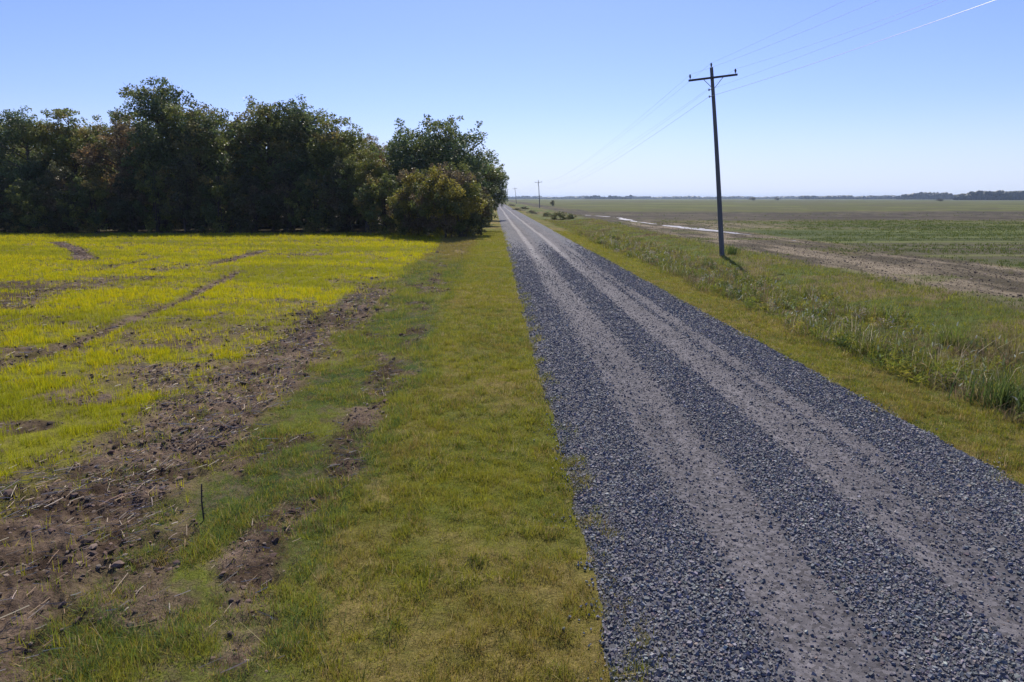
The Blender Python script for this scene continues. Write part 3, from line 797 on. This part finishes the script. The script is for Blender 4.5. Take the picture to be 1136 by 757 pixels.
def tree_px(k, px, Y, top, halfpx, label, cat='tree', group='trees along the edge of the wood'):
    P = at_depth(px, top, Y); sc = Y/757.0
    plant(PR[k], P[0], Y, P[2]+.05, halfpx*sc*.93, random.uniform(0, 6.28), label, cat, group)
TREES = [
 ('A', -25, 84, 116, 44, 'dark green tree cut off by the left picture edge'),
 ('D', 22, 80, 110, 42, 'tall dark blue green tree second from the left end of the wood'),
 ('B', 76, 82, 110, 44, 'olive tree with yellowish crown left of the russet tree'),
 ('Cc', 124, 79, 116, 36, 'russet brown autumn tree left of the tallest tree'),
 ('D', 168, 80, 71, 48, 'tallest tree of the wood with two rounded heads above the rest'),
 ('A', 212, 79, 95, 44, 'dark green tree forming the right shoulder of the tallest tree'),
 ('B', 250, 82, 126, 38, 'lower olive tree in the dip between the two highest crowns'),
 ('A', 294, 80, 94, 47, 'large dark green tree on the right of the dip in the skyline'),
 ('D', 336, 81, 98, 46, 'large blue green tree at the centre right crest of the wood'),
 ('B', 374, 79, 120, 38, 'olive brown tree where the skyline begins to slope down'),
 ('Cc', 408, 82, 142, 30, 'small brownish tree on the falling skyline left of the oak'),
 ('B', 436, 92, 150, 30, 'low green tree just left behind the oak'),
 ('O', 486, 80, 127, 60, 'spreading dark oak with domed crown nearest the road'),
 ('A', 532, 92, 168, 27, 'small dark tree right of the oak overhanging the road edge'),
]
for k, px, Y, top, hp, lab in TREES: tree_px(k, px, Y, top, hp, lab)
tree_px('O', 545, 112, 180, 18, 'distant dark tree leaning over the road beyond the oak')
back = [(-60, 98, 122), (0, 100, 124), (48, 97, 122), (100, 99, 126), (145, 96, 112), (190, 98, 110), (235, 98, 132), (275, 100, 128), (318, 97, 116), (358, 99, 128), (395, 100, 146), (465, 98, 158), (508, 100, 160)]
desc = ['hidden deep in the wood at the far left', 'peeping between the two leftmost crowns', 'behind the olive tree with yellowish crown', 'behind the russet tree',
        'behind the left head of the tallest tree', 'behind the right shoulder of the tallest tree', 'showing low in the dip of the skyline', 'on the right slope of the dip in the skyline',
        'behind the crest at the centre right of the wood', 'behind the olive brown tree on the slope', 'behind the small brownish tree', 'behind the left side of the oak', 'behind the right side of the oak']
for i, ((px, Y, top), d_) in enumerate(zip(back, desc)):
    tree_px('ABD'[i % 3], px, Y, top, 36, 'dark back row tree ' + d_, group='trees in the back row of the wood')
SH = [('U', -8, 75, 190, 'dark shrub at the far left foot of the wood'), ('V', 28, 74, 196, 'olive shrub under the second tree from the left'),
      ('U', 62, 75, 180, 'dark shrub under the yellowish crowned tree'), ('V', 96, 75, 192, 'olive shrub left of the russet tree trunk'),
      ('U', 136, 76, 198, 'dark low shrub between the russet and the tallest tree'), ('V', 172, 76, 178, 'pale olive shrub in front of the tallest tree'),
      ('U', 206, 75, 172, 'brownish green shrub under the right shoulder of the tallest tree'), ('V', 240, 75, 185, 'olive shrub below the dip in the skyline'),
      ('U', 276, 75, 192, 'dark shrub under the tree right of the dip'), ('U', 312, 76, 186, 'dark shrub between the two large crest trees'),
      ('V', 346, 75, 190, 'olive shrub under the centre right crest tree'), ('U', 378, 74, 176, 'brown green shrub at the start of the slope')]
for k, px, Y, top, lab in SH:
    tree_px(k, px, Y, top, 29, lab, 'shrub', 'shrubs along the foot of the wood')
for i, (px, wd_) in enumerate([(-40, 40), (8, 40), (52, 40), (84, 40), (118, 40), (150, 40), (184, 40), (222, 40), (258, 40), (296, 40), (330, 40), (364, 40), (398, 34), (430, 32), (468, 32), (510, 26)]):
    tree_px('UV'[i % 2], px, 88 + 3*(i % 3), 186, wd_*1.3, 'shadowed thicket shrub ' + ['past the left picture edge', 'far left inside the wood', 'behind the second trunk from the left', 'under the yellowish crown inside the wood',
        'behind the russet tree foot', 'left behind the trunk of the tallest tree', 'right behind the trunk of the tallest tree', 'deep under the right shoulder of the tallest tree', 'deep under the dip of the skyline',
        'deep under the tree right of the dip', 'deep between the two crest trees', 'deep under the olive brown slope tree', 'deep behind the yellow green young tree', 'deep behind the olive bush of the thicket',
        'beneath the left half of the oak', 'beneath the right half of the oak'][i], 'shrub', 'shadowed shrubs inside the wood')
tree_px('B', 404, 74, 160, 28, 'yellow green young tree left of the roadside thicket')
tree_px('V', 424, 70, 188, 30, 'olive bush at the left end of the roadside thicket', 'bush', 'bushes of the roadside thicket')
tree_px('Y', 462, 66, 182, 34, 'brownish yellow bush in the left part of the roadside thicket', 'bush', 'bushes of the roadside thicket')
tree_px('Y', 498, 63, 174, 42, 'biggest yellow green bush in front of the oak', 'bush', 'bushes of the roadside thicket')
tree_px('U', 524, 66, 192, 28, 'brown green bush at the road end of the thicket', 'bush', 'bushes of the roadside thicket')
tree_px('Y', 531, 88, 205, 17, 'small yellowish bush on the verge behind the thicket', 'bush', 'bushes of the roadside thicket')

# small shrubs beside the road far off on the right
FS = [(574, 205, 231, 'U', 3.2), (590, 170, 233, 'U', 2.4), (621, 128, 233, 'V', 2.4), (634, 126, 236, 'V', 1.7), (606, 150, 236, 'V', 1.6), (582, 250, 229, 'U', 2.6), (567, 330, 226, 'U', 3.4)]
FL = ['dark shrub left of the second utility pole', 'dark upright weed clump at the left of the second pole foot', 'round green bush by the ditch right of the far road', 'low green bush right of the round bush by the ditch',
      'small green bush nearest the road before the second pole', 'dark shrub just before the third utility pole', 'dark shrub on the road edge near the vanishing point']
for (px, Y, top, k, hw), lab in zip(FS, FL):
    P = at_depth(px, top, Y)
    plant(PR[k], P[0], Y, max(1.6, P[2]+.85), hw*.75, random.uniform(0, 6), lab, 'shrub', 'small shrubs along the far ditch', -.95)
for px, Y, h, wd, lab in [(613, 330, 2.6, 1.2, 'lone dark bush standing in the far field right of the second pole'), (835, 1100, 5, 6, 'tiny dark bush far out in the field right of the near pole'),
                          (862, 1200, 5, 5, 'tiny dark bush far out in the field, right one of a pair'), (1043, 800, 2.6, 5, 'low dark bush far out below the blue wood')]:
    X = at_depth(px, 221, Y)[0]
    plant(PR['U'], X, Y, h, wd, 1.0, lab, 'bush', 'bushes far out in the right hand field')

# ------------------------------------------------------------------ far woods on the horizon
def far_wood(name, x0px, x1px, Y, top_fn, label, cw=9, rows=2, seed=1):
    rg = np.random.default_rng(seed); X0 = at_depth(x0px, 221, Y)[0]; X1 = at_depth(x1px, 221, Y)[0]
    n = int((X1-X0)/cw*1.6)
    # low icosahedral crowns with ragged vertices, packed into one wood
    bm_v = []; bm_f = []
    t = (1+5**.5)/2
    ico = np.array([(-1,t,0),(1,t,0),(-1,-t,0),(1,-t,0),(0,-1,t),(0,1,t),(0,-1,-t),(0,1,-t),(t,0,-1),(t,0,1),(-t,0,-1),(-t,0,1)])/math.hypot(1, t)
    fi = np.array([(0,11,5),(0,5,1),(0,1,7),(0,7,10),(0,10,11),(1,5,9),(5,11,4),(11,10,2),(10,7,6),(7,1,8),(3,9,4),(3,4,2),(3,2,6),(3,6,8),(3,8,9),(4,9,5),(2,4,11),(6,2,10),(8,6,7),(9,8,1)])
    V = []; Fc = []; Cc = []; q = 0
    for r_ in range(rows):
        for i in range(n):
            u = (i+rg.random())/n; X = X0+(X1-X0)*u; px = x0px+(x1px-x0px)*u
            hh = max(2.5, at_depth(px, top_fn(px), Y)[2])*rg.uniform(.72, 1.05)
            for s in range(3):
                c = np.array([X+rg.normal(0, cw*.35), Y+r_*cw+rg.normal(0, cw*.3), hh*rg.uniform(.35, .74)])
                rad = np.array([cw*rg.uniform(.35, .7), cw*.6, hh-c[2]])
                V.append(c+ico*rad*rg.uniform(.75, 1.15, (12, 1))); Fc.append(fi+q); q += 12
                Cc.append(np.tile(np.array([.05, .065, .028])*rg.uniform(.6, 1.4), (12, 1)))
            V.append(np.array([X, Y+r_*cw, hh*.3])+ico*np.array([cw*.8, cw*.6, hh*.42])); Fc.append(fi+q); q += 12; Cc.append(np.tile([.04, .05, .025], (12, 1)))
    o = mesh_from(name, np.vstack(V), np.vstack(Fc), 3, np.vstack(Cc), M_LEAF)
    tag(o, label, 'wood', kind='stuff')
wob = lambda px, a, s: a*math.sin(px*.11*s)+a*.6*math.sin(px*.37*s+1)
far_wood('distant_wood', 480, 1010, 3300, lambda p: 217.8-wob(p, .5, 1)-.8*max(0, (p-850)/150), 'long thin hazy blue line of woods along the whole horizon', 20, 2, 3)
far_wood('distant_wood', 890, 1062, 2300, lambda p: 217.0-wob(p, .5, 1.3), 'low blue wood on the horizon left of the dark clump', 14, 2, 4)
far_wood('distant_wood', 1002, 1062, 1750, lambda p: 213.2+max(0, (1016-p)*.2)+max(0, (p-1052)*.4)+wob(p, .5, 3), 'small dark blue wood, middle one on the right horizon', 9, 3, 5)
far_wood('distant_wood', 1066, 1200, 1250, lambda p: 211.5+max(0, (1082-p)*.35)+wob(p, .6, 2.4), 'nearest far wood at the right picture edge, dark green', 8, 3, 6)
far_wood('distant_wood', 650, 700, 2500, lambda p: 217.2+wob(p, .6, 3), 'short bumpy treeline on the horizon left of the near pole', 9, 1, 8)

# ------------------------------------------------------------------ utility poles
def utility_pole(x, y, z, h, lean, arm=2.75, label='', group=None, detail=True):
    root = empty('utility_pole', (x, y, z))
    root.rotation_euler = (0, -R(lean), 0)
    tag(root, label, 'utility pole', group)
    pts = []; rad = []
    for i in range(9):
        s = i/8; pts.append((math.sin(s*2.6)*.05, 0, -1*(i == 0) + h*s)); rad.append(.165-.065*s)
    MB().tube(pts, rad, 16).build('pole', M_WOOD, root)
    za = h-.62; tw = math.sin(((za)/h)*2.6)*.05
    MB().box((tw, -.17, za), (arm, .095, .12)).build('crossarm', M_ARM, root, smooth=False, bevel=.008)
    for s in (-1, 1):
        m = MB().tube([(tw+s*.62, -.225, za-.03), (tw+s*.05, -.15, za-.62)], .02, 5); m.build('brace', M_STEEL, root)
    att = []
    def insulator(px, py, pz):
        b = MB().tube([(px, py, pz), (px, py, pz+.13)], .015, 6); 
        prof = [(.03, .06), (.055, .07), (.055, .12), (.035, .14), (.07, .16), (.07, .20), (.04, .22), (.05, .27), (.03, .29)]
        io = MB().tube([(px, py, pz+q) for _, q in prof], [r for r, _ in prof], 12).build('insulator', M_PORC, root)
        b.build('pin', M_STEEL, io)
        att.append((px, py, pz+.27))
    insulator(tw-arm/2+.11, -.17, za+.06); insulator(tw+arm/2-.11, -.17, za+.06)
    insulator(tw-.02, -.04, h-.03)
    for dz, dx in ((1.28, -1), (1.68, -1)):
        zz = h-dz
        m = MB().tube([(tw-.08, -.02, zz), (tw-.24, -.02, zz)], .022, 6)
        m.tube([(tw-.24, -.02, zz-.06), (tw-.24, -.02, zz+.06)], .045, 10); m.build('spool_bracket', M_STEEL, root)
        att.append((tw-.27, -.02, zz))
    Mx = root.rotation_euler.to_matrix()
    return [Vector((x, y, z)) + Mx @ Vector(a) for a in att]
zg = -.1
b1 = ground_at(801, 285, zg-.1); P1 = (b1[0], b1[1])
top = at_depth(790.5, 74, P1[1]-.3)
hp = math.hypot(top[2]-(zg-.1), top[0]-P1[0]); ln = math.degrees(math.atan2(P1[0]-top[0], top[2]-(zg-.1)))
print('pole', P1, hp, ln)
poles = [utility_pole(P1[0], P1[1], zg-.1, hp, ln, 3.0, 'tall dark wooden utility pole standing nearest, leaning slightly left, with crossarm', 'utility poles beside the road')]
for px, ty, Y, bz, lean, lab in [(599, 200.5, 262, -.3, 3.5, 'second utility pole, larger of the far ones, leaning left by the ditch'),
                          (573, 208.3, 445, -.3, 6, 'third utility pole, small and leaning left near the road end'),
                          (563, 209.5, 640, -.3, 0, 'farthest thin utility pole just right of the tree edge')]:
    t_ = at_depth(px, ty, Y)
    poles.append(utility_pole(t_[0], Y, bz, t_[2]-bz, lean, 2.75, lab, 'utility poles beside the road'))
# next pole of the row stands behind the photographer; only its wires come into view
BX, BY = P1[0]+.3, P1[1]-92
behind = [Vector((BX+a[0]-P1[0]+.5, BY, a[2]+.1)) for a in poles[0]]
def span(a, b, sag, n=26):
    return [a.lerp(b, t) - Vector((0, 0, 4*sag*t*(1-t))) for t in [i/n for i in range(n+1)]]
# sag of each wire behind, from where it leaves the frame
targets = [(1060, 0, 2), (1045, 0, 1), (942, 0, 2), (1130, 2, 3), (1110, 0, 4)]
sags = [1.1, 1.1, .9, .9, .9]
def proj(P):
    v = RC.T @ (np.array(P)-np.array([0, 0, H])); return 568+757*v[0]/-v[2], 378.5-757*v[1]/-v[2]
def exit_x(a, b, s):
    last = None
    for p in span(a, b, s, 400):
        X, Yp = proj(p)
        if Yp < 0: return X
    return 9e9
want = [None, 1042, 941, None, 1110]
for i in range(5):
    if want[i]:
        lo, hi = 0.0, 6.0
        for _ in range(30):
            mid = (lo+hi)/2
            if exit_x(poles[0][i], behind[i], mid) < want[i]: lo = mid
            else: hi = mid
        sags[i] = lo
sags[0] = sags[1]; sags[3] = sags[4]*.9
print('sags', sags)
WL = ['thin overhead wire tied to the left end of the crossarm', 'thin overhead wire tied to the right end of the crossarm', 'thin overhead wire on the insulator at the pole tip',
      'upper of the two wires on brackets below the crossarm', 'lowest wire, the bright one rising to the upper right corner']
for i in range(5):
    pts = list(reversed(span(poles[0][i], behind[i], sags[i], 40)))
    pts += span(poles[0][i], poles[1][i], 2.6 if i < 3 else 3.0, 40)[1:]
    pts += span(poles[1][i], poles[2][i], 2.2, 20)[1:] + span(poles[2][i], poles[3][i], 2.2, 20)[1:]
    r = .0042 if i != 4 else .0078
    o = MB().tube(pts, r, 5).build('overhead_wire', M_WIRE if i != 4 else M_WIRE_LIT)
    tag(o, WL[i], 'wire', 'overhead wires')

# ------------------------------------------------------------------ stake in the rough grass
bx, by = ground_at(226, 572, 0); tp_ = at_depth(223.5, 537, by)
sz = float(height(np.array([bx]), np.array([by]))[0])
st = MB().tube([(0, 0, -.1), (-.008, 0, (tp_[2]-sz)*.5), (tp_[0]-bx, 0, tp_[2]-sz)], [.009, .009, .008], 7)
for q in range(5): st.tube([(-.006, 0, .08+q*.07), (.022, 0, .085+q*.07)], .005, 4)
o = st.build('stake', M_STAKE); o.location = (bx, by, sz)
tag(o, 'thin dark stake standing upright in the rough grass beside the ploughed strip', 'stake')

# ------------------------------------------------------------------ the air
hz = MB().box((0, 2000, 12), (13500, 13500, 30))
m = bpy.data.materials.new('haze'); m.use_nodes = True; nt = m.node_tree
for n in list(nt.nodes):
    if n.type == 'BSDF_PRINCIPLED': nt.nodes.remove(n)
pv = nt.nodes.new('ShaderNodeVolumePrincipled'); pv.inputs['Density'].default_value = .00012
pv.inputs['Color'].default_value = (.58, .74, 1, 1); pv.inputs['Anisotropy'].default_value = .3
nt.links.new(pv.outputs[0], nt.nodes['Material Output'].inputs['Volume'])
o = hz.build('haze', m, smooth=False); tag(o, 'thin blue autumn haze over the farmland', 'haze', kind='stuff')
